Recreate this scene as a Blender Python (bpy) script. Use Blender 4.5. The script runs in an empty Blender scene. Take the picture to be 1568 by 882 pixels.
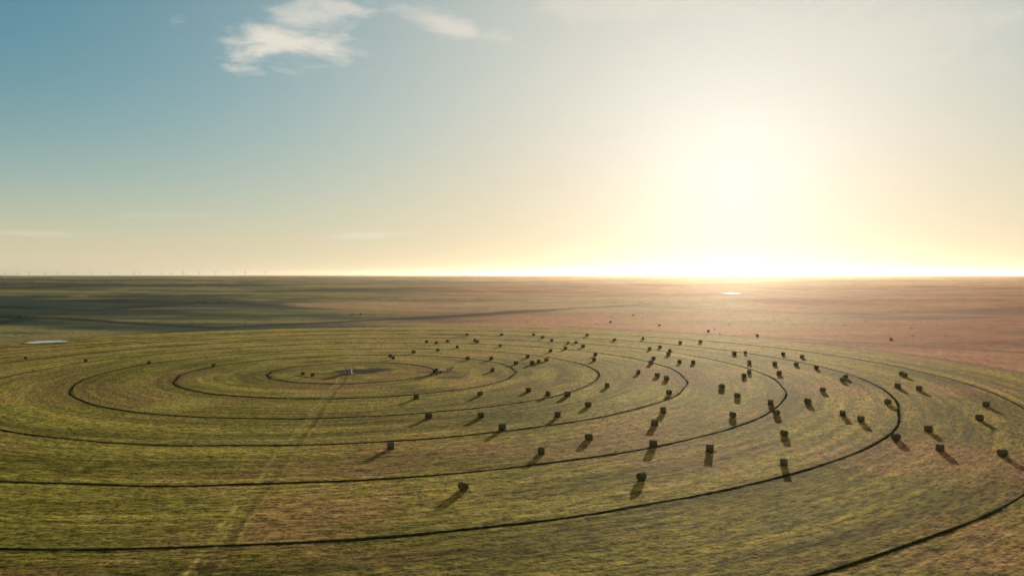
import bpy, bmesh, math, random
import numpy as np
from mathutils import Vector
random.seed(7); rng=np.random.default_rng(7)
F=1155.0; H=50.0; HY=421.0; CX=784.0; K=F/1200.0
def P(x,y):
    Y=F*H/(y-HY); return ((x-CX)/F*Y, Y)
PIV=P(540,570); S=41.85; FR=339.0
RINGS=[S*1,S*2,S*3,S*4,S*5,S*6-.3,S*7+.3]
SUN_AZ=math.radians(16.4); SUN_EL=math.radians(6.5)
sd=Vector((math.sin(SUN_AZ)*math.cos(SUN_EL),math.cos(SUN_AZ)*math.cos(SUN_EL),math.sin(SUN_EL)))
scene=bpy.context.scene
try:
    scene.view_settings.view_transform='Standard'; scene.view_settings.look='None'; scene.view_settings.exposure=0
except Exception: pass

# ---------- numpy noise
def vn(x,y,seed=0):
    xi=np.floor(x).astype(np.int64); yi=np.floor(y).astype(np.int64)
    fx=x-xi; fy=y-yi
    fx=fx*fx*(3-2*fx); fy=fy*fy*(3-2*fy)
    def h(a,b):
        n=(a*374761393+b*668265263+seed*974634777)&0xFFFFFFFF
        n=((n^(n>>13))*1274126177)&0xFFFFFFFF
        n=n^(n>>16)
        return (n&0xFFFF)/65535.0
    a=h(xi,yi); b=h(xi+1,yi); c=h(xi,yi+1); d=h(xi+1,yi+1)
    return (a+(b-a)*fx)*(1-fy)+(c+(d-c)*fx)*fy
def fbm(x,y,seed=0,o=4):
    s=0;a=.5;t=0
    for i in range(o):
        s=s+a*vn(x*2**i+i*17.3,y*2**i+i*9.1,seed+i); t+=a; a*=.5
    return s/t
def ss(a,b,x):
    t=np.clip((x-a)/(b-a),0,1); return t*t*(3-2*t)
POND1=P(69,524.5); POND2=P(1118,449.5)
def height(X,Y):
    X=np.asarray(X,float);Y=np.asarray(Y,float)
    r=np.hypot(X-PIV[0],Y-PIV[1]); R=np.hypot(X,Y)
    out=ss(352,620,r)
    f1=fbm(X/900+3,Y/520+8,11,3)-.5
    f2=fbm(X/3800+1,Y/2600+2,23,3)-.5
    z=out*(f1*20*ss(300,1800,R)+f2*50*ss(1500,9000,R))
    for (px,py,rad) in ((POND1[0],POND1[1],40),(POND2[0],POND2[1],220)):
        d=np.hypot(X-px,Y-py); z=z*ss(rad*.6,rad*2,d)
    return z

# ---------- material helpers
def mat(name):
    m=bpy.data.materials.new(name); m.use_nodes=True
    nt=m.node_tree; return m,nt,nt.nodes['Principled BSDF']
def simple(name,col,rough=.7,nscale=5,var=.25,metal=0,bump=0.0,spec=.3):
    m,nt,b=mat(name)
    n=nt.nodes.new('ShaderNodeTexNoise'); n.inputs['Scale'].default_value=nscale; n.inputs['Detail'].default_value=5
    tc=nt.nodes.new('ShaderNodeTexCoord'); nt.links.new(tc.outputs['Object'],n.inputs['Vector'])
    r=nt.nodes.new('ShaderNodeValToRGB')
    r.color_ramp.elements[0].color=(*[c*(1-var) for c in col],1); r.color_ramp.elements[1].color=(*[min(1,c*(1+var)) for c in col],1)
    r.color_ramp.elements[0].position=.3; r.color_ramp.elements[1].position=.7
    nt.links.new(n.outputs[0],r.inputs[0]); nt.links.new(r.outputs[0],b.inputs['Base Color'])
    b.inputs['Roughness'].default_value=rough; b.inputs['Metallic'].default_value=metal; b.inputs['Specular IOR Level'].default_value=spec
    if bump:
        bp=nt.nodes.new('ShaderNodeBump'); bp.inputs['Strength'].default_value=bump; bp.inputs['Distance'].default_value=.05
        nt.links.new(n.outputs[0],bp.inputs['Height']); nt.links.new(bp.outputs[0],b.inputs['Normal'])
    return m

# ---------- ground mesh
def build_ground():
    d2r=math.pi/180
    a=np.concatenate([np.arange(-44,44.01,.085),np.arange(45.5,315.9,1.8)])*d2r
    q=[]; v=482.0
    while v>1.4:
        q.append(v); v-=min(.62,v*.02)
    q=np.array(q); Rr=F*H/q
    Rr=np.concatenate([np.array([.01,3,8,15,25,38,52,68,84,100,112]),Rr[Rr>117.5],[60000]])
    A,R=np.meshgrid(a,Rr)
    X=R*np.sin(A); Y=R*np.cos(A)
    Z=height(X,Y)
    dx=X-PIV[0]; dy=Y-PIV[1]; r=np.hypot(dx,dy)
    cx=dx/np.maximum(r,1); cy=dy/np.maximum(r,1)
    infield=1-ss(FR-1.2,FR+.8,r+ (fbm(cx*14,cy*14,5,2)-.5)*3)
    row=vn(r*.55+cx*3,cy*9+cx*7,31)-.5
    fine=fbm(X*1.3,Y*1.3,41,2)-.5
    clod=fbm(X*.35,Y*.35,43,2)-.5
    near=1-ss(500,1400,R)
    Z+=infield*near*(row*.09+fine*.07+clod*.09)+(1-infield)*near*(fine*.15+clod*.3)
    def C(c): return np.array(c)[None,None,:]
    def mix(a,b,t): return a+(b-a)*t[...,None]
    big=fbm(X/90,Y/60,51,4); med=fbm(X/14,Y/10,53,3); sm=fbm(X/3.2,Y/2.2,57,3)
    band=fbm(r/7.0+cx*1.5,cy*2.5+cx*2.2,61,3)
    band2=vn(r/1.8+cx*2,cy*6+4+cx*4,67)
    base=mix(C((.240,.205,.036)),C((.64,.500,.105)),ss(.32,.68,.25*big+.25*band+.2*med+.3*sm))
    base=mix(base,C((.11,.125,.036)),ss(.40,.78,band2*.45+med*.25+sm*.3)*.7)
    base=mix(base,C((.56,.28,.15)),ss(.46,.68,fbm(X/40+7,Y/30,71,3)*.7+.3*sm)*.45)
    lb=vn(r/11.0+3,cx*1.3+cy*2.1+9,69)
    base=base*(.80+.38*ss(.25,.75,lb))[...,None]
    # windrow / mower pass striping
    strp=np.sin(2*np.pi*(r+(big-.5)*2.0)/5.1)*ss(.35,.62,fbm(X/30+2,Y/24+5,77,2)*.6+sm*.4)
    base=base*(1+.17*strp*(1-ss(300,520,R)))[...,None]
    base=base*(1+ (C((-.10,.04,-.08))*ss(0,200,-X)[...,None]) + C((.08,-.05,.1))*ss(20,160,X)[...,None])
    base=mix(base,C((.70,.54,.15)),.65*ss(360,580,Y)*ss(.3,.6,med*.5+band*.5))
    d=np.hypot((X+127)/13,(Y-300*K)/16); base=mix(base,C((.60,.58,.12)),.6*(1-ss(.3,1.3,d+(med-.5))))
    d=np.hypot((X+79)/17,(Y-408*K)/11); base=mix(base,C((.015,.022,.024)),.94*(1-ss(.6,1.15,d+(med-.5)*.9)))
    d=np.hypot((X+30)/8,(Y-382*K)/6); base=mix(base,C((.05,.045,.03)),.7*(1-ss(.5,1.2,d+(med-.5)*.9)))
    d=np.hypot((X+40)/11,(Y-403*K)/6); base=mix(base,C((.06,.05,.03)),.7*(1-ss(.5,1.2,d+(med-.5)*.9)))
    # access track
    x0,y0=P(533,569.7); x1,y1=-51.5,120.0*K
    L=math.hypot(x1-x0,y1-y0); ux,uy=(x1-x0)/L,(y1-y0)/L
    s=(X-x0)*ux+(Y-y0)*uy; t=(X-x0)*(-uy)+(Y-y0)*ux
    t=t+(fbm(s/22,s*0,81,2)-.5)*2.4+(sm-.5)*1.0
    on=ss(4,20,s)
    brk=.35+.65*ss(.33,.62,fbm(s/5,t/2.5,83,3))
    pale=C((.77,.65,.16))
    for off,w,k,c in ((-1.9,.7,.85,pale),(-.2,.5,.55,pale),(1.7,.6,.5,C((.07,.08,.04))),(2.9,.4,.5,pale)):
        base=mix(base,c,on*k*brk*np.exp(-((t-off)/w)**2))
    base=mix(base,base*.72,on*.7*np.exp(-((t)/4)**2))
    for (xa,ya,xb,yb,k) in ((-85,404,-140,690,.45),(-85,404,-128,760,.35),(-100,480,-110,745,.4),(-60,560,-88,745,.4)):
        ya*=K; yb*=K
        L=math.hypot(xb-xa,yb-ya); ux,uy=(xb-xa)/L,(yb-ya)/L
        s=(X-xa)*ux+(Y-ya)*uy; t=(X-xa)*(-uy)+(Y-ya)*ux
        m=ss(20,120,s)*(1-ss(L-60,L,s))
        base=mix(base,C((.76,.57,.28)),m*k*np.exp(-(t/3.6)**2)*ss(.3,.6,med))
    for rk in RINGS:
        base=mix(base,C((.07,.07,.035)),.75*np.exp(-((r-rk)/.9)**2))
    # outside
    side=np.arctan2(X,Y)
    o1=fbm(X/420+5,Y/150+5,91,4); o2=fbm(X/60,Y/25,93,4); o3=fbm(X/1900+1,Y/700,95,4); o4=fbm(X/240+9,Y/110+3,97,4)
    pg=mix(C((.095,.135,.080)),C((.46,.42,.17)),ss(.38,.62,o1*.45+o2*.25+o4*.3))
    pg=mix(pg,C((.020,.078,.085)),ss(.45,.56,o3*.6+o4*.4)*.88)
    pr=mix(C((.56,.20,.13)),C((.78,.36,.21)),ss(.35,.65,o1*.6+o2*.4))  # reddish dry pasture on the right, with lens-flare warmth mixed into its colour
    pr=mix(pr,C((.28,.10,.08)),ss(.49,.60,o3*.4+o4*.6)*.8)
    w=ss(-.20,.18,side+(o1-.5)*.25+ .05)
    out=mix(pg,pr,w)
    c2=(20.0,1450.0*K); r2=np.hypot(X-c2[0],Y-c2[1])
    in2=1-ss(410,440,r2+(o2-.5)*30)
    f2=mix(C((.56,.35,.19)),C((.77,.51,.27)),ss(.35,.65,o2))
    f2=mix(f2,C((.22,.16,.10)),.5*np.exp(-((np.abs(((r2/48)%1)-.5))/.06)**2))
    out=mix(out,f2,in2*.85)
    c3=(255.0,905.0*K); r3=np.hypot(X-c3[0],Y-c3[1])
    in3=1-ss(146,152,r3)
    out=mix(out,C((.64,.40,.17)),in3*.5)
    out=mix(out,C((.12,.09,.055)),in3*.7*np.exp(-((np.abs(((r3/40)%1)-.5))/.03)**2))
    def poly(pts,w,k,col=(.014,.028,.034)):
        nonlocal out
        g=[P(*p) for p in pts]
        dm=np.full(X.shape,1e9)
        for (xa,ya),(xb,yb) in zip(g[:-1],g[1:]):
            L2=(xb-xa)**2+(yb-ya)**2
            tt=np.clip(((X-xa)*(xb-xa)+(Y-ya)*(yb-ya))/L2,0,1)
            dm=np.minimum(dm,np.hypot(X-xa-tt*(xb-xa),Y-ya-tt*(yb-ya)))
        dm=dm*(.55+.9*o1)
        out=mix(out,C(col),k*np.exp(-(dm/(w*(.3+1.4*o2)))**2))
    poly([(-60,486),(80,488),(200,495),(330,502),(420,498),(640,487),(830,477),(990,466)],13,.95)
    poly([(640,488),(740,483),(830,477)],28,.95,(.02,.018,.035))
    poly([(0,470),(150,476),(250,466),(350,462),(420,468)],34,.88)
    poly([(-40,500),(40,490),(0,484)],20,.85)
    poly([(440,446),(480,443),(540,446)],180,.95)
    poly([(150,458),(330,463)],70,.88)
    poly([(0,440),(150,437),(330,436)],260,.85)
    poly([(450,462),(560,457),(700,459)],60,.5,(.14,.12,.07))
    poly([(860,500),(1180,517),(1568,540),(1800,556)],5,.8,(.18,.09,.065))
    poly([(1000,470),(1250,480),(1600,470)],34,.65,(.22,.10,.08))
    poly([(1100,440),(1350,446),(1700,441)],120,.65,(.24,.11,.09))
    poly([(780,432),(900,429),(1100,431)],300,.6,(.20,.14,.09))
    out=mix(out,C((.06,.07,.04)),.6*np.exp(-((r-FR-3)/3.0)**2))
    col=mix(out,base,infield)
    col=np.clip(col,0.008,.78)
    nr,na=X.shape
    co=np.stack([X,Y,Z],-1).reshape(-1,3).astype(np.float32)
    i=np.arange(nr-1)[:,None]; j=np.arange(na)[None,:]; j2=(j+1)%na
    f=np.stack([i*na+j,i*na+j2,(i+1)*na+j2,(i+1)*na+j],-1).reshape(-1,4)[:, ::-1]
    me=bpy.data.meshes.new('ground')
    me.vertices.add(len(co)); me.vertices.foreach_set('co',co.ravel())
    me.loops.add(f.size); me.loops.foreach_set('vertex_index',f.ravel().astype(np.int32))
    me.polygons.add(len(f)); me.polygons.foreach_set('loop_start',(np.arange(len(f))*4).astype(np.int32))
    me.polygons.foreach_set('use_smooth',np.ones(len(f),bool))
    me.update(calc_edges=True)
    at=me.color_attributes.new('cover','FLOAT_COLOR','POINT')
    c4=np.concatenate([col.reshape(-1,3),np.ones((len(co),1))],1).astype(np.float32)
    at.data.foreach_set('color',c4.ravel())
    ob=bpy.data.objects.new('ground',me); scene.collection.objects.link(ob)
    return ob
ground=build_ground()
def ground_mat():
    m,nt,b=mat('mown_field_grass'); N=nt.nodes; L=nt.links
    at=N.new('ShaderNodeAttribute'); at.attribute_name='cover'
    geo=N.new('ShaderNodeNewGeometry')
    sub=N.new('ShaderNodeVectorMath'); sub.operation='SUBTRACT'; sub.inputs[1].default_value=(PIV[0],PIV[1],0); L.new(geo.outputs['Position'],sub.inputs[0])
    flat=N.new('ShaderNodeVectorMath'); flat.operation='MULTIPLY'; flat.inputs[1].default_value=(1,1,0); L.new(sub.outputs[0],flat.inputs[0])
    ln=N.new('ShaderNodeVectorMath'); ln.operation='LENGTH'; L.new(flat.outputs[0],ln.inputs[0])
    nm=N.new('ShaderNodeVectorMath'); nm.operation='NORMALIZE'; L.new(flat.outputs[0],nm.inputs[0])
    sc=N.new('ShaderNodeVectorMath'); sc.operation='SCALE'; sc.inputs[3].default_value=70; L.new(nm.outputs[0],sc.inputs[0])
    cz=N.new('ShaderNodeCombineXYZ'); L.new(ln.outputs['Value'],cz.inputs[2])
    ad=N.new('ShaderNodeVectorMath'); ad.operation='ADD'; L.new(sc.outputs[0],ad.inputs[0]); L.new(cz.outputs[0],ad.inputs[1])
    n1=N.new('ShaderNodeTexNoise'); n1.inputs['Scale'].default_value=1; n1.inputs['Detail'].default_value=2; n1.inputs['Roughness'].default_value=.65; L.new(ad.outputs[0],n1.inputs['Vector'])
    n2=N.new('ShaderNodeTexNoise'); n2.noise_dimensions='2D'; n2.inputs['Scale'].default_value=1.0; n2.inputs['Detail'].default_value=4; n2.inputs['Roughness'].default_value=.85; L.new(geo.outputs['Position'],n2.inputs['Vector'])
    s=N.new('ShaderNodeMath'); s.operation='ADD'; L.new(n1.outputs[0],s.inputs[0]); L.new(n2.outputs[0],s.inputs[1])
    mr=N.new('ShaderNodeMapRange'); mr.inputs['From Min'].default_value=.82; mr.inputs['From Max'].default_value=1.18; mr.inputs['To Min'].default_value=.30; mr.inputs['To Max'].default_value=1.68
    L.new(s.outputs[0],mr.inputs[0])
    vm=N.new('ShaderNodeVectorMath'); vm.operation='SCALE'; L.new(at.outputs['Color'],vm.inputs[0]); L.new(mr.outputs[0],vm.inputs[3])
    L.new(vm.outputs[0],b.inputs['Base Color'])
    b.inputs['Roughness'].default_value=.9; b.inputs['Specular IOR Level'].default_value=.035; b.inputs['Specular Tint'].default_value=(1,.8,.45,1)
    bp=N.new('ShaderNodeBump'); bp.inputs['Strength'].default_value=.85; bp.inputs['Distance'].default_value=.15
    L.new(s.outputs[0],bp.inputs['Height']); L.new(bp.outputs[0],b.inputs['Normal'])
    return m
ground.data.materials.append(ground_mat())

def mesh_obj(name,verts,faces,mats,smooth=False,midx=None):
    me=bpy.data.meshes.new(name); me.from_pydata([tuple(v) for v in verts],[],[tuple(f) for f in faces]); 
    for m in mats: me.materials.append(m)
    if midx is not None: me.polygons.foreach_set('material_index',midx)
    if smooth: me.polygons.foreach_set('use_smooth',[True]*len(me.polygons))
    me.update(); ob=bpy.data.objects.new(name,me); scene.collection.objects.link(ob); return ob

# ---------- wheel tracks
tall=simple('uncut_track_grass',(.042,.048,.02),1,1.2,.5,spec=0)
V=[];Fc=[]
for k,r0 in enumerate(RINGS,1):
    n=int(2*math.pi*r0/.7)
    th=np.arange(n)/n*2*math.pi
    wob=(vn(np.cos(th)*9+k*7,np.sin(th)*9,101)-.5)*1.8
    wv=.24+.44*vn(np.cos(th)*40+k,np.sin(th)*40,103)+.10*rng.random(n)
    hh=.06+.09*rng.random(n)+.10*vn(np.cos(th)*25,np.sin(th)*25+k,107)
    b0=len(V)
    for i in range(n):
        for (o,z) in ((-1,-.12),(-.75,.5),(-.2,1),(.25,.75),(.8,.55),(1,-.12)):
            zz=hh[i]*z*(.8+.4*random.random()) if z>0 else z
            R=r0+wob[i]+o*wv[i]
            V.append((PIV[0]+R*math.cos(th[i]),PIV[1]+R*math.sin(th[i]),zz))
    for i in range(n):
        a=b0+i*6; c=b0+((i+1)%n)*6
        for j in range(5): Fc.append((a+j,a+j+1,c+j+1,c+j))
mesh_obj('wheel_tracks',V,Fc,[tall])

# ---------- hay bales
hay,nt,b=mat('hay')
tc=nt.nodes.new('ShaderNodeTexCoord')
n=nt.nodes.new('ShaderNodeTexNoise'); n.inputs['Scale'].default_value=7; n.inputs['Detail'].default_value=6
mp=nt.nodes.new('ShaderNodeMapping'); mp.inputs['Scale'].default_value=(3,1,1); nt.links.new(tc.outputs['Object'],mp.inputs[0]); nt.links.new(mp.outputs[0],n.inputs['Vector'])
cr=nt.nodes.new('ShaderNodeValToRGB'); cr.color_ramp.elements[0].color=(.06,.085,.065,1); cr.color_ramp.elements[1].color=(.32,.29,.16,1)
cr.color_ramp.elements[0].position=.3; cr.color_ramp.elements[1].position=.7
nt.links.new(n.outputs[0],cr.inputs[0]); nt.links.new(cr.outputs[0],b.inputs['Base Color']); b.inputs['Roughness'].default_value=.9; b.inputs['Specular IOR Level'].default_value=.15
bp=nt.nodes.new('ShaderNodeBump'); bp.inputs['Strength'].default_value=.7; bp.inputs['Distance'].default_value=.06
nt.links.new(n.outputs[0],bp.inputs['Height']); nt.links.new(bp.outputs[0],b.inputs['Normal'])
def bale_mesh(seed):
    rd=random.Random(seed); V=[];Fc=[]
    Rb=.97*rd.uniform(.97,1.04); W=.90*rd.uniform(.95,1.05); n=32
    prof=[(-W+.05,.06),(-W+.0,.22),(-W+.05,.26),(-W,.48),(-W+.05,.52),(-W,.76),(-W+.04,.80),(-W+.01,.95),(-W+.08,.99),
          (-W*.66,1.0),(-W*.5,.985),(-W*.33,1.0),(0,.99),(W*.33,1.0),(W*.5,.985),(W*.66,1.0),(W-.08,.99),(W-.01,.95),(W-.04,.80),(W,.76),(W-.05,.52),(W,.48),(W-.05,.26),(W,.22),(W-.05,.06)]
    for (x,k) in prof:
        for i in range(n):
            a=i/n*2*math.pi; r=Rb*k*(1+rd.uniform(-.018,.018))
            y=r*math.cos(a); z=r*math.sin(a)
            z=z*.98
            if z<-.86: z=-.86-(abs(z)-.86)*.25; y*=1.04
            V.append((x+rd.uniform(-.02,.02),y,z+.87))
    m=len(prof)
    for j in range(m-1):
        for i in range(n): Fc.append((j*n+i,j*n+(i+1)%n,(j+1)*n+(i+1)%n,(j+1)*n+i))
    Fc.append(tuple(range(n))[::-1]); Fc.append(tuple((m-1)*n+i for i in range(n)))
    for t in range(160):
        a=rd.uniform(0,6.28); x=rd.uniform(-W,W); r=Rb*.97
        p=Vector((x,r*math.cos(a),max(.02,r*math.sin(a)*.97+.87))); d=Vector((rd.uniform(-.5,.5),math.cos(a)+rd.uniform(-.6,.6),math.sin(a)+rd.uniform(-.6,.6))).normalized()*rd.uniform(.05,.14)
        i=len(V); V+= [tuple(p),tuple(p+Vector((.03,.02,.02))),tuple(p+d)]; Fc.append((i,i+1,i+2))
    for t in range(60):
        a=rd.uniform(0,6.28); r=rd.uniform(.9,1.7); p=Vector((r*math.cos(a),r*math.sin(a),0)); i=len(V)
        V+= [tuple(p),tuple(p+Vector((.12,.03,.02))),tuple(p+Vector((.02,.1,.10)))]; Fc.append((i,i+1,i+2))
    me=bpy.data.meshes.new('hay_bale'); me.from_pydata(V,[],Fc); me.materials.append(hay); me.update(); return me
BM=[bale_mesh(s) for s in range(5)]
bales=[(709,752),(983,736),(1202,714),(1088,692),(829,696),(598,688),(902,674),(1001,685),(1202,668),(769,659),(1123,639),(1016,632),(1003,652),(854,639),(736,640),(656,641),(901,623),(1181,620),(1190,636),(1238,618),(1130,609),(1106,595),(1374,674),(1424,661),(1442,691),(1538,699),(1502,644),(1512,623),(1320,646),(1292,637),(1361,619),(1376,594),(1409,598),(1261,600),(1291,584),(1296,580),(1382,575),(1387,577),(1251,565),(1229,548),(1200,544),(1194,574),(1187,559),(1148,557),(1148,572),(1140,578),(1142,542),(1125,543),(1073,525),(1062,557),(1041,556),(1042,526),(1025,604),(1021,582),(1007,577),(978,572),(997,558),(995,536),(1011,533),(1026,539),(1024,544),(930,593),(912,545),(910,553),(869,607),(839,606),(809,600),(735,606),(637,611),(790,558),(754,569),(752,551),(825,556),(815,558),(837,553),(808,548),(843,539),(893,532),(899,515),(866,535),(870,527),(845,523),(831,518),(817,514),(727,523),(715,514),(731,525),(700,533),(716,551),(685,524),(653,525),(668,527),(670,538),(633,541),(602,550),(597,547),(766,531),(768,514),(941,522),(985,520),(326,561),(227,557),(130,554),(38,550),(463,574),(478,576),(1001,551),(882,526),(1220,560)]
def place_bale(X,Y,k0=1.0):
    o=bpy.data.objects.new('hay_bale',random.choice(BM)); scene.collection.objects.link(o)
    r=math.atan2(X,Y)
    o.location=(X,Y,float(height(X,Y))); o.rotation_euler=(0,0,-r+random.gauss(0,.6)); k=random.uniform(1.0,1.13)*k0; o.scale=(k,k,k)
for (x,y) in bales: place_bale(*P(x,y),.75 if x<500 else 1.0)
for (x,y) in [(935,494),(1010,499),(1085,508),(970,484),(1365,521),(1160,515)]:
    place_bale(*P(x,y),.9)

# ---------- ponds
water,nt,b=mat('pond_water'); b.inputs['Base Color'].default_value=(.02,.03,.03,1); b.inputs['Roughness'].default_value=.04
n=nt.nodes.new('ShaderNodeTexNoise'); n.inputs['Scale'].default_value=.8
bp=nt.nodes.new('ShaderNodeBump'); bp.inputs['Strength'].default_value=.03; nt.links.new(n.outputs[0],bp.inputs['Height']); nt.links.new(bp.outputs[0],b.inputs['Normal'])
def pond(px,py,a,bb,seed):
    n=40; V=[(px,py,.45)];Fc=[]
    for i in range(n):
        t=i/n*6.2832; k=1+.18*math.sin(2*t+seed)+.1*math.sin(3*t+1)+.05*math.sin(7*t)
        V.append((px+a*k*math.cos(t),py+bb*k*math.sin(t),.45))
    for i in range(n): Fc.append((0,1+i,1+(i+1)%n))
    mesh_obj('pond',V,Fc,[water])
pond(POND1[0],POND1[1],10.5,14,1)
pond(POND2[0]-10,POND2[1],12,45,2); pond(POND2[0]+20,POND2[1]+20,9,36,3)

# ---------- generic part builder
def box(c,s,rot=0):
    cx,cy,cz=c; sx,sy,sz=[v/2 for v in s]; out=[]
    for dx in(-1,1):
        for dy in(-1,1):
            for dz in(-1,1):
                x=dx*sx;y=dy*sy; out.append((cx+x*math.cos(rot)-y*math.sin(rot),cy+x*math.sin(rot)+y*math.cos(rot),cz+dz*sz))
    return out,[(0,1,3,2),(4,6,7,5),(0,4,5,1),(2,3,7,6),(0,2,6,4),(1,5,7,3)]
def cyl(p0,p1,r0,r1,n=10):
    p0=Vector(p0);p1=Vector(p1); d=(p1-p0).normalized(); u=d.orthogonal().normalized(); v=d.cross(u)
    V=[];Fc=[]
    for p,r in((p0,r0),(p1,r1)):
        for i in range(n):
            a=i/n*6.2832; V.append(tuple(p+u*r*math.cos(a)+v*r*math.sin(a)))
    for i in range(n): Fc.append((i,(i+1)%n,n+(i+1)%n,n+i))
    Fc.append(tuple(range(n))[::-1]); Fc.append(tuple(range(n,2*n)))
    return V,Fc
def assemble(name,parts,loc,rot=0,scale=1):
    e=bpy.data.objects.new(name,None); scene.collection.objects.link(e); e.location=loc; e.rotation_euler=(0,0,rot); e.scale=(scale,)*3
    for pn,(V,Fc),m in parts:
        o=mesh_obj(pn,V,Fc,[m]); o.parent=e
    return e
def joinp(lst):
    V=[];Fc=[]
    for v,f in lst:
        b0=len(V); V+=v; Fc+=[tuple(i+b0 for i in ff) for ff in f]
    return V,Fc
white=simple('white_paint',(.88,.84,.76),.5,3,.05); greym=simple('galvanised_steel',(.4,.4,.38),.4,4,.15,.6); dark=simple('dark_rubber',(.02,.02,.02),.8,6,.3)
turb=simple('turbine_paint',(.45,.43,.39),.6,3,.05)
conc=simple('concrete',(.35,.34,.31),.85,4,.15); glass=simple('dark_glass',(.03,.04,.045),.1,2,.1)
def gable(L,W,h,rh):
    x=L/2+.2;y=W/2+.25
    V=[(-x,-y,h-.05),(x,-y,h-.05),(x,0,h+rh),(-x,0,h+rh),(-x,y,h-.05),(x,y,h-.05),(-x,-y,h+.07),(x,-y,h+.07),(x,0,h+rh+.12),(-x,0,h+rh+.12),(-x,y,h+.07),(x,y,h+.07)]
    Fc=[(0,3,2,1),(3,4,5,2),(6,7,8,9),(9,8,11,10),(0,1,7,6),(4,10,11,5),(1,2,8,7),(2,5,11,8),(0,6,9,3),(3,9,10,4)]
    return V,Fc
def walls(L,W,h,rh):
    x=L/2;y=W/2
    V=[(-x,-y,0),(x,-y,0),(x,y,0),(-x,y,0),(-x,-y,h),(x,-y,h),(x,y,h),(-x,y,h),(-x,0,h+rh-.03),(x,0,h+rh-.03)]
    return V,[(0,1,5,4),(2,3,7,6),(1,2,6,9,5),(3,0,4,8,7)]
px,py=P(533,572)
assemble('pump_shed',[('pad',box((0,0,.08),(4.2,3.4,.16)),conc),('walls',walls(2.9,2.2,1.9,.5),white),('roof',gable(2.9,2.2,1.9,.5),white),
  ('door',box((-.5,-1.115,.95),(.8,.05,1.7)),greym),('window',box((.8,-1.115,1.25),(.6,.04,.5)),glass)],(px,py,0),.15,1.15)
pp=[]
for sx,sy in((-1,-1),(1,-1),(1,1),(-1,1)):
    pp.append(cyl((sx*1.3,sy*1.3,0),(sx*.25,sy*.25,3.6),.07,.06,6))
for z,k in((.9,1.04),(2.0,.72),(3.0,.42)):
    c=[(-k,-k,z),(k,-k,z),(k,k,z),(-k,k,z)]
    for i in range(4): pp.append(cyl(c[i],c[(i+1)%4],.04,.04,5))
assemble('irrigation_pivot',[('frame',joinp(pp),greym),('riser_pipe',cyl((0,0,0),(0,0,4.1),.13,.13,12),greym),('elbow',cyl((0,0,4.1),(1.6,.3,4.25),.12,.12,10),greym),
   ('control_panel',box((1.25,-1.0,1.4),(.6,.3,.8)),greym),('collector_cap',cyl((0,0,4.1),(0,0,4.5),.2,.12,12),greym)],(PIV[0],PIV[1],0),.4,.8)
def wheel(x,y,r,w): return cyl((x,y-w/2,r),(x,y+w/2,r),r,r,20)
tx,ty=P(670,572)
assemble('tractor',[('rear_wheels',joinp([wheel(-1.1,-.95,.85,.5),wheel(-1.1,.95,.85,.5)]),dark),('front_wheels',joinp([wheel(1.45,-.8,.55,.35),wheel(1.45,.8,.55,.35)]),dark),
  ('hubs',joinp([cyl((-1.1,-1.23,.85),(-1.1,1.23,.85),.38,.38,12),cyl((1.45,-1,.55),(1.45,1,.55),.22,.22,12)]),white),
  ('hood',joinp([box((.95,0,1.15),(2.0,.8,.75)),box((2.0,0,1.05),(.15,.7,.55))]),white),('chassis',box((.2,0,.7),(3.2,.5,.35)),dark),
  ('cab_glass',box((-.75,0,2.0),(1.3,1.3,1.0)),glass),('cab_roof',box((-.75,0,2.6),(1.6,1.5,.18)),white),
  ('cab_base',box((-.75,0,1.3),(1.35,1.35,.4)),white),('fenders',joinp([box((-1.1,-.9,1.78),(1.3,.5,.07)),box((-1.1,.9,1.78),(1.3,.5,.07))]),white),
  ('exhaust',cyl((1.0,.3,1.5),(1.0,.3,2.6),.05,.05,8),greym)],(tx,ty,0),.5,1.1)
tx,ty=P(689,567)
assemble('farm_trailer',[('deck',box((0,0,1.0),(6,2.3,.15)),greym),('rails',joinp([box((0,-1.12,1.25),(6,.05,.3)),box((0,1.12,1.25),(6,.05,.3))]),greym),
  ('headboard',box((2.97,0,1.6),(.06,2.2,1.0)),white),('wheels',joinp([wheel(-1.6,-1.0,.45,.3),wheel(-1.6,1.0,.45,.3),wheel(-.5,-1.0,.45,.3),wheel(-.5,1.0,.45,.3)]),dark),
  ('drawbar',cyl((3,0,.9),(4.6,0,.6),.07,.07,8),greym)],(tx,ty,0),1.2,.8)

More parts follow.
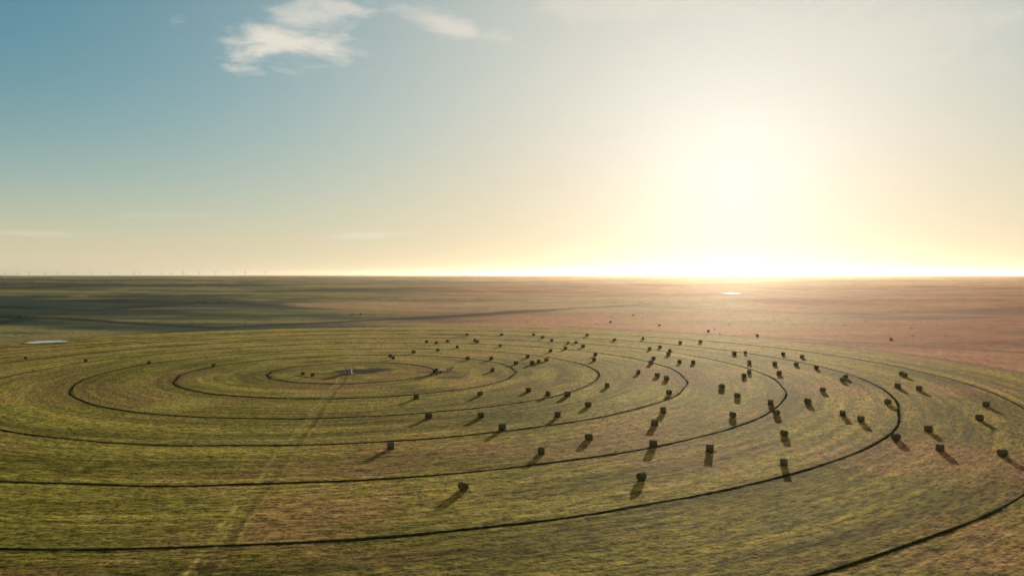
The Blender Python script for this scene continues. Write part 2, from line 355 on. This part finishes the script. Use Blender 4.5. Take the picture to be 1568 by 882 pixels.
# ---------- trees
def gz(X,Y): return float(height(X,Y))
leaf=simple('tree_leaves',(.04,.06,.03),.8,.6,.5); bark=simple('bark',(.08,.06,.045),.9,3,.3)
V=[];Fc=[];mi=[]
def tree(X,Y,h,rd):
    z=gz(X,Y)-.3
    def add(vf,m):
        b0=len(V); V.extend(vf[0]); 
        for f in vf[1]: Fc.append(tuple(i+b0 for i in f)); mi.append(m)
    add(cyl((X,Y,z),(X,Y,z+h*.45),h*.035,h*.022,7),1)
    for k in range(5):
        a=rd.uniform(0,6.28); add(cyl((X,Y,z+h*rd.uniform(.25,.42)),(X+h*.3*math.cos(a),Y+h*.3*math.sin(a),z+h*rd.uniform(.55,.8)),h*.018,h*.006,5),1)
    cl=[(rd.uniform(-.3,.3)*h,rd.uniform(-.3,.3)*h,rd.uniform(.3,.85)*h,rd.uniform(.1,.2)*h) for _ in range(11)]
    for (cx,cy,cz,cr_) in cl:
        for t in range(70):
            d=Vector((rd.gauss(0,1),rd.gauss(0,1),rd.gauss(0,.8))).normalized()*cr_*rd.uniform(.5,1.1)
            p=Vector((X+cx,Y+cy,z+cz))+d; s=h*.035
            i=len(V)
            for _ in range(3): V.append(tuple(p+Vector((rd.uniform(-s,s),rd.uniform(-s,s),rd.uniform(-s,s)))))
            Fc.append((i,i+1,i+2)); mi.append(0)
rd=random.Random(3)
for (x,y,h) in [(303,463,6),(309,462,7),(338,464,6),(344,464,5),(183,458,5),(545,485,4),(40,487,4)]:
    X,Y=P(x,y)
    for _ in range(3): tree(X+rd.uniform(-9,9),Y+rd.uniform(-15,15),h*rd.uniform(.6,1.1),rd)
mesh_obj('distant_trees',V,Fc,[leaf,bark],midx=mi)
V=[];Fc=[]
for _ in range(420):
    q=rd.uniform(14,95); Y=F*H/q; X=rd.uniform(-.72,.72)*Y
    if math.hypot(X-PIV[0],Y-PIV[1])<FR+8 or math.hypot(X-20,Y-1450*K)<430: continue
    z=gz(X,Y); s=rd.uniform(.4,1.1)*(.7+Y/3500)
    for t in range(26):
        p=Vector((X+rd.gauss(0,.6)*s,Y+rd.gauss(0,.6)*s,z+abs(rd.gauss(.3,.35))*s)); i=len(V); k=.35*s
        for __ in range(3): V.append(tuple(p+Vector((rd.uniform(-k,k),rd.uniform(-k,k),rd.uniform(-k,k)))))
        Fc.append((i,i+1,i+2))
mesh_obj('pasture_shrubs',V,Fc,[leaf])

# ---------- wind turbines
def turbine_mesh():
    return joinp([cyl((0,0,0),(0,0,85),2.4,1.3,12),box((0,1.5,86.5),(3.5,10,3.6)),cyl((0,-3.5,86.5),(0,-6,86.5),1.8,.7,10)])
def blades(a0):
    L=[]
    for k in range(3):
        a=a0+k*2.0944; dx,dz=math.sin(a),math.cos(a); px_,pz_=dz,-dx
        V=[];st=[(0,1.0,.5),(6,1.9,.35),(20,1.4,.25),(42,.3,.1)]
        for (r,w,t) in st:
            for (u,v) in((-w,0),(0,t),(w,0),(0,-t)): V.append((dx*r+px_*u,-5.2+v,86.5+dz*r+pz_*u))
        Fq=[]
        for j in range(3):
            for i in range(4): Fq.append((j*4+i,j*4+(i+1)%4,(j+1)*4+(i+1)%4,(j+1)*4+i))
        Fq.append((12,13,14,15)); L.append((V,Fq))
    return joinp(L)
for x in [8,27,45,70,88,113,140,168,205,214,248,262,281,306,330,358,376,405,1402,1432,1508,1522]:
    Y=random.uniform(10500,13500) if x<1000 else random.uniform(15000,18000); X=(x-CX)/F*Y
    assemble('wind_turbine',[('tower_and_nacelle',turbine_mesh(),turb),('rotor',blades(random.random()*2),turb)],(X,Y,gz(X,Y)-1),random.uniform(-.5,.5))

# ---------- haze
V,Fc=box((0,15000,120),(110000,90000,300))
hz=mesh_obj('haze',V,Fc,[])
bm=bmesh.new(); bm.from_mesh(hz.data); bmesh.ops.recalc_face_normals(bm,faces=bm.faces); bm.to_mesh(hz.data); bm.free()
m=bpy.data.materials.new('haze_air'); m.use_nodes=True; nt=m.node_tree; nt.nodes.clear()
o=nt.nodes.new('ShaderNodeOutputMaterial'); vs=nt.nodes.new('ShaderNodeVolumeScatter')
vs.inputs['Color'].default_value=(1,.80,.58,1); vs.inputs['Density'].default_value=1/78000; vs.inputs['Anisotropy'].default_value=.72
nt.links.new(vs.outputs[0],o.inputs['Volume']); hz.data.materials.append(m)

# ---------- world
w=bpy.data.worlds.new('World'); scene.world=w; w.use_nodes=True; nt=w.node_tree; nt.nodes.clear(); N=nt.nodes; L=nt.links
out=N.new('ShaderNodeOutputWorld'); bg=N.new('ShaderNodeBackground'); bg.inputs['Strength'].default_value=.1; L.new(bg.outputs[0],out.inputs[0])
sky=N.new('ShaderNodeTexSky'); sky.sky_type='NISHITA'; sky.sun_disc=False; sky.sun_elevation=SUN_EL; sky.sun_rotation=SUN_AZ; sky.dust_density=1.0; sky.ozone_density=2.0; sky.altitude=300
tc=N.new('ShaderNodeTexCoord'); sx=N.new('ShaderNodeSeparateXYZ'); L.new(tc.outputs['Generated'],sx.inputs[0])
def M(op,a,b=None,c=None,clamp=False):
    n=N.new('ShaderNodeMath'); n.operation=op; n.use_clamp=clamp
    for i,v in enumerate((a,b,c)):
        if v is None: continue
        if isinstance(v,(int,float)): n.inputs[i].default_value=v
        else: L.new(v,n.inputs[i])
    return n.outputs[0]
def VM(op,a,b):
    n=N.new('ShaderNodeVectorMath'); n.operation=op
    for i,v in enumerate((a,b)):
        if isinstance(v,tuple): n.inputs[i].default_value=v
        else: L.new(v,n.inputs[i])
    return n
def MIX(f,a,b):
    n=N.new('ShaderNodeMix'); n.data_type='RGBA'
    for k,v in (('Factor',f),(6,a),(7,b)):
        if isinstance(v,tuple): n.inputs[k].default_value=(*v,1)
        else: L.new(v,n.inputs[k])
    return n.outputs[2]
def SM(x,a,b,k=1.0):
    mr=N.new('ShaderNodeMapRange'); mr.interpolation_type='SMOOTHSTEP'; mr.inputs['From Min'].default_value=a; mr.inputs['From Max'].default_value=b; mr.inputs['To Max'].default_value=k; L.new(x,mr.inputs[0]); return mr.outputs[0]
az=M('ARCTAN2',sx.outputs[0],sx.outputs[1]); el=M('ARCSINE',sx.outputs[2])
azd=M('MULTIPLY',az,57.2958); eld=M('MULTIPLY',el,57.2958)
tint=VM('MULTIPLY',sky.outputs[0],(.50,1.48,1.68)).outputs[0]
den=VM('ADD',VM('MULTIPLY',tint,(.1,.1,.1)).outputs[0],(1,1,1)).outputs[0]
clear=VM('DIVIDE',tint,den).outputs[0]
dotn=VM('DOT_PRODUCT',tc.outputs['Generated'],tuple(sd)); gam=M('MULTIPLY',M('ARCCOSINE',M('MINIMUM',dotn.outputs['Value'],.99999)),57.2958)
fs=M('EXPONENT',M('MULTIPLY',M('POWER',M('DIVIDE',gam,30.0),2.0),-1.0))
fh=M('MULTIPLY',M('EXPONENT',M('MULTIPLY',M('POWER',M('DIVIDE',M('ABSOLUTE',eld),6.2),1.3),-1.0)),.85)
fm=M('SUBTRACT',1,M('MULTIPLY',M('SUBTRACT',1,M('MULTIPLY',fs,.93)),M('SUBTRACT',1,fh)))
hcol=MIX(SM(eld,1,15),(8.3,6.75,4.6),(7.8,6.85,5.75))
hazed=MIX(fm,clear,hcol)
# dim dusky sky overhead and on the side away from the sun
dusk=M('MAXIMUM',SM(gam,54,84,.92),SM(eld,24,50,.92))
hazed=MIX(dusk,hazed,(1.35,1.1,.85))
gl=M('EXPONENT',M('MULTIPLY',M('POWER',M('DIVIDE',gam,9.5),1.6),-1.0))
glv=N.new('ShaderNodeVectorMath'); glv.operation='SCALE'; glv.inputs[0].default_value=(2.2,2.9,3.3); L.new(gl,glv.inputs[3])
skyc=VM('ADD',hazed,glv.outputs[0]).outputs[0]
cv=N.new('ShaderNodeCombineXYZ'); L.new(M('MULTIPLY',azd,.22),cv.inputs[0]); L.new(M('MULTIPLY',eld,.6),cv.inputs[1])
cn=N.new('ShaderNodeTexNoise'); cn.inputs['Scale'].default_value=1.0; cn.inputs['Detail'].default_value=7; cn.inputs['Roughness'].default_value=.6; cn.inputs['Distortion'].default_value=.4; L.new(cv.outputs[0],cn.inputs['Vector'])
nz=M('SUBTRACT',cn.outputs[0],.5)
tot=None
def A(x): return math.degrees(math.atan((x-CX)/F))
def E(x,y): return math.degrees(math.atan((HY-y)/math.hypot(F,x-CX)))
for (x,y,hw,hh,k,amp,tilt) in [(435,72,6.8,2.1,.88,1.9,0.0),(480,28,4.8,1.6,.6,1.9,0.15),(690,42,5.2,1.1,.6,1.8,-.2),(960,8,10,2.2,.3,2.2,0),(1330,70,12,4,.25,2.2,0),(570,360,5,.35,.35,1.6,.06),(60,358,4,.3,.25,1.6,0),(250,330,6,.3,.15,1.6,0.05)]:
    da=M('SUBTRACT',azd,A(x)); de=M('SUBTRACT',M('SUBTRACT',eld,E(x,y)),M('MULTIPLY',da,tilt))
    d=M('SQRT',M('ADD',M('POWER',M('ABSOLUTE',M('DIVIDE',da,hw)),2),M('POWER',M('ABSOLUTE',M('DIVIDE',de,hh)),2)))
    v=M('ADD',M('MULTIPLY',M('SUBTRACT',1,d),1.3),M('MULTIPLY',nz,amp*1.6))
    mm=SM(v,.05,1.15,k)
    tot=mm if tot is None else M('MAXIMUM',tot,mm)
L.new(MIX(tot,skyc,(8.4,7.7,6.6)),bg.inputs['Color'])

# ---------- sun
sl=bpy.data.lights.new('sun','SUN'); sl.energy=5; sl.angle=math.radians(.53); sl.color=(1,.83,.56)
so=bpy.data.objects.new('sun',sl); scene.collection.objects.link(so); so.rotation_euler=(-sd).to_track_quat('-Z','Y').to_euler(); so.location=(200,700,90)
# ---------- camera
cam=bpy.data.cameras.new('camera'); cam.sensor_width=36; cam.lens=F/1568*36; cam.clip_start=.5; cam.clip_end=150000
co=bpy.data.objects.new('camera',cam); scene.collection.objects.link(co); co.location=(0,0,H)
co.rotation_euler=(math.radians(90)-math.atan(20/F),0,0); scene.camera=co
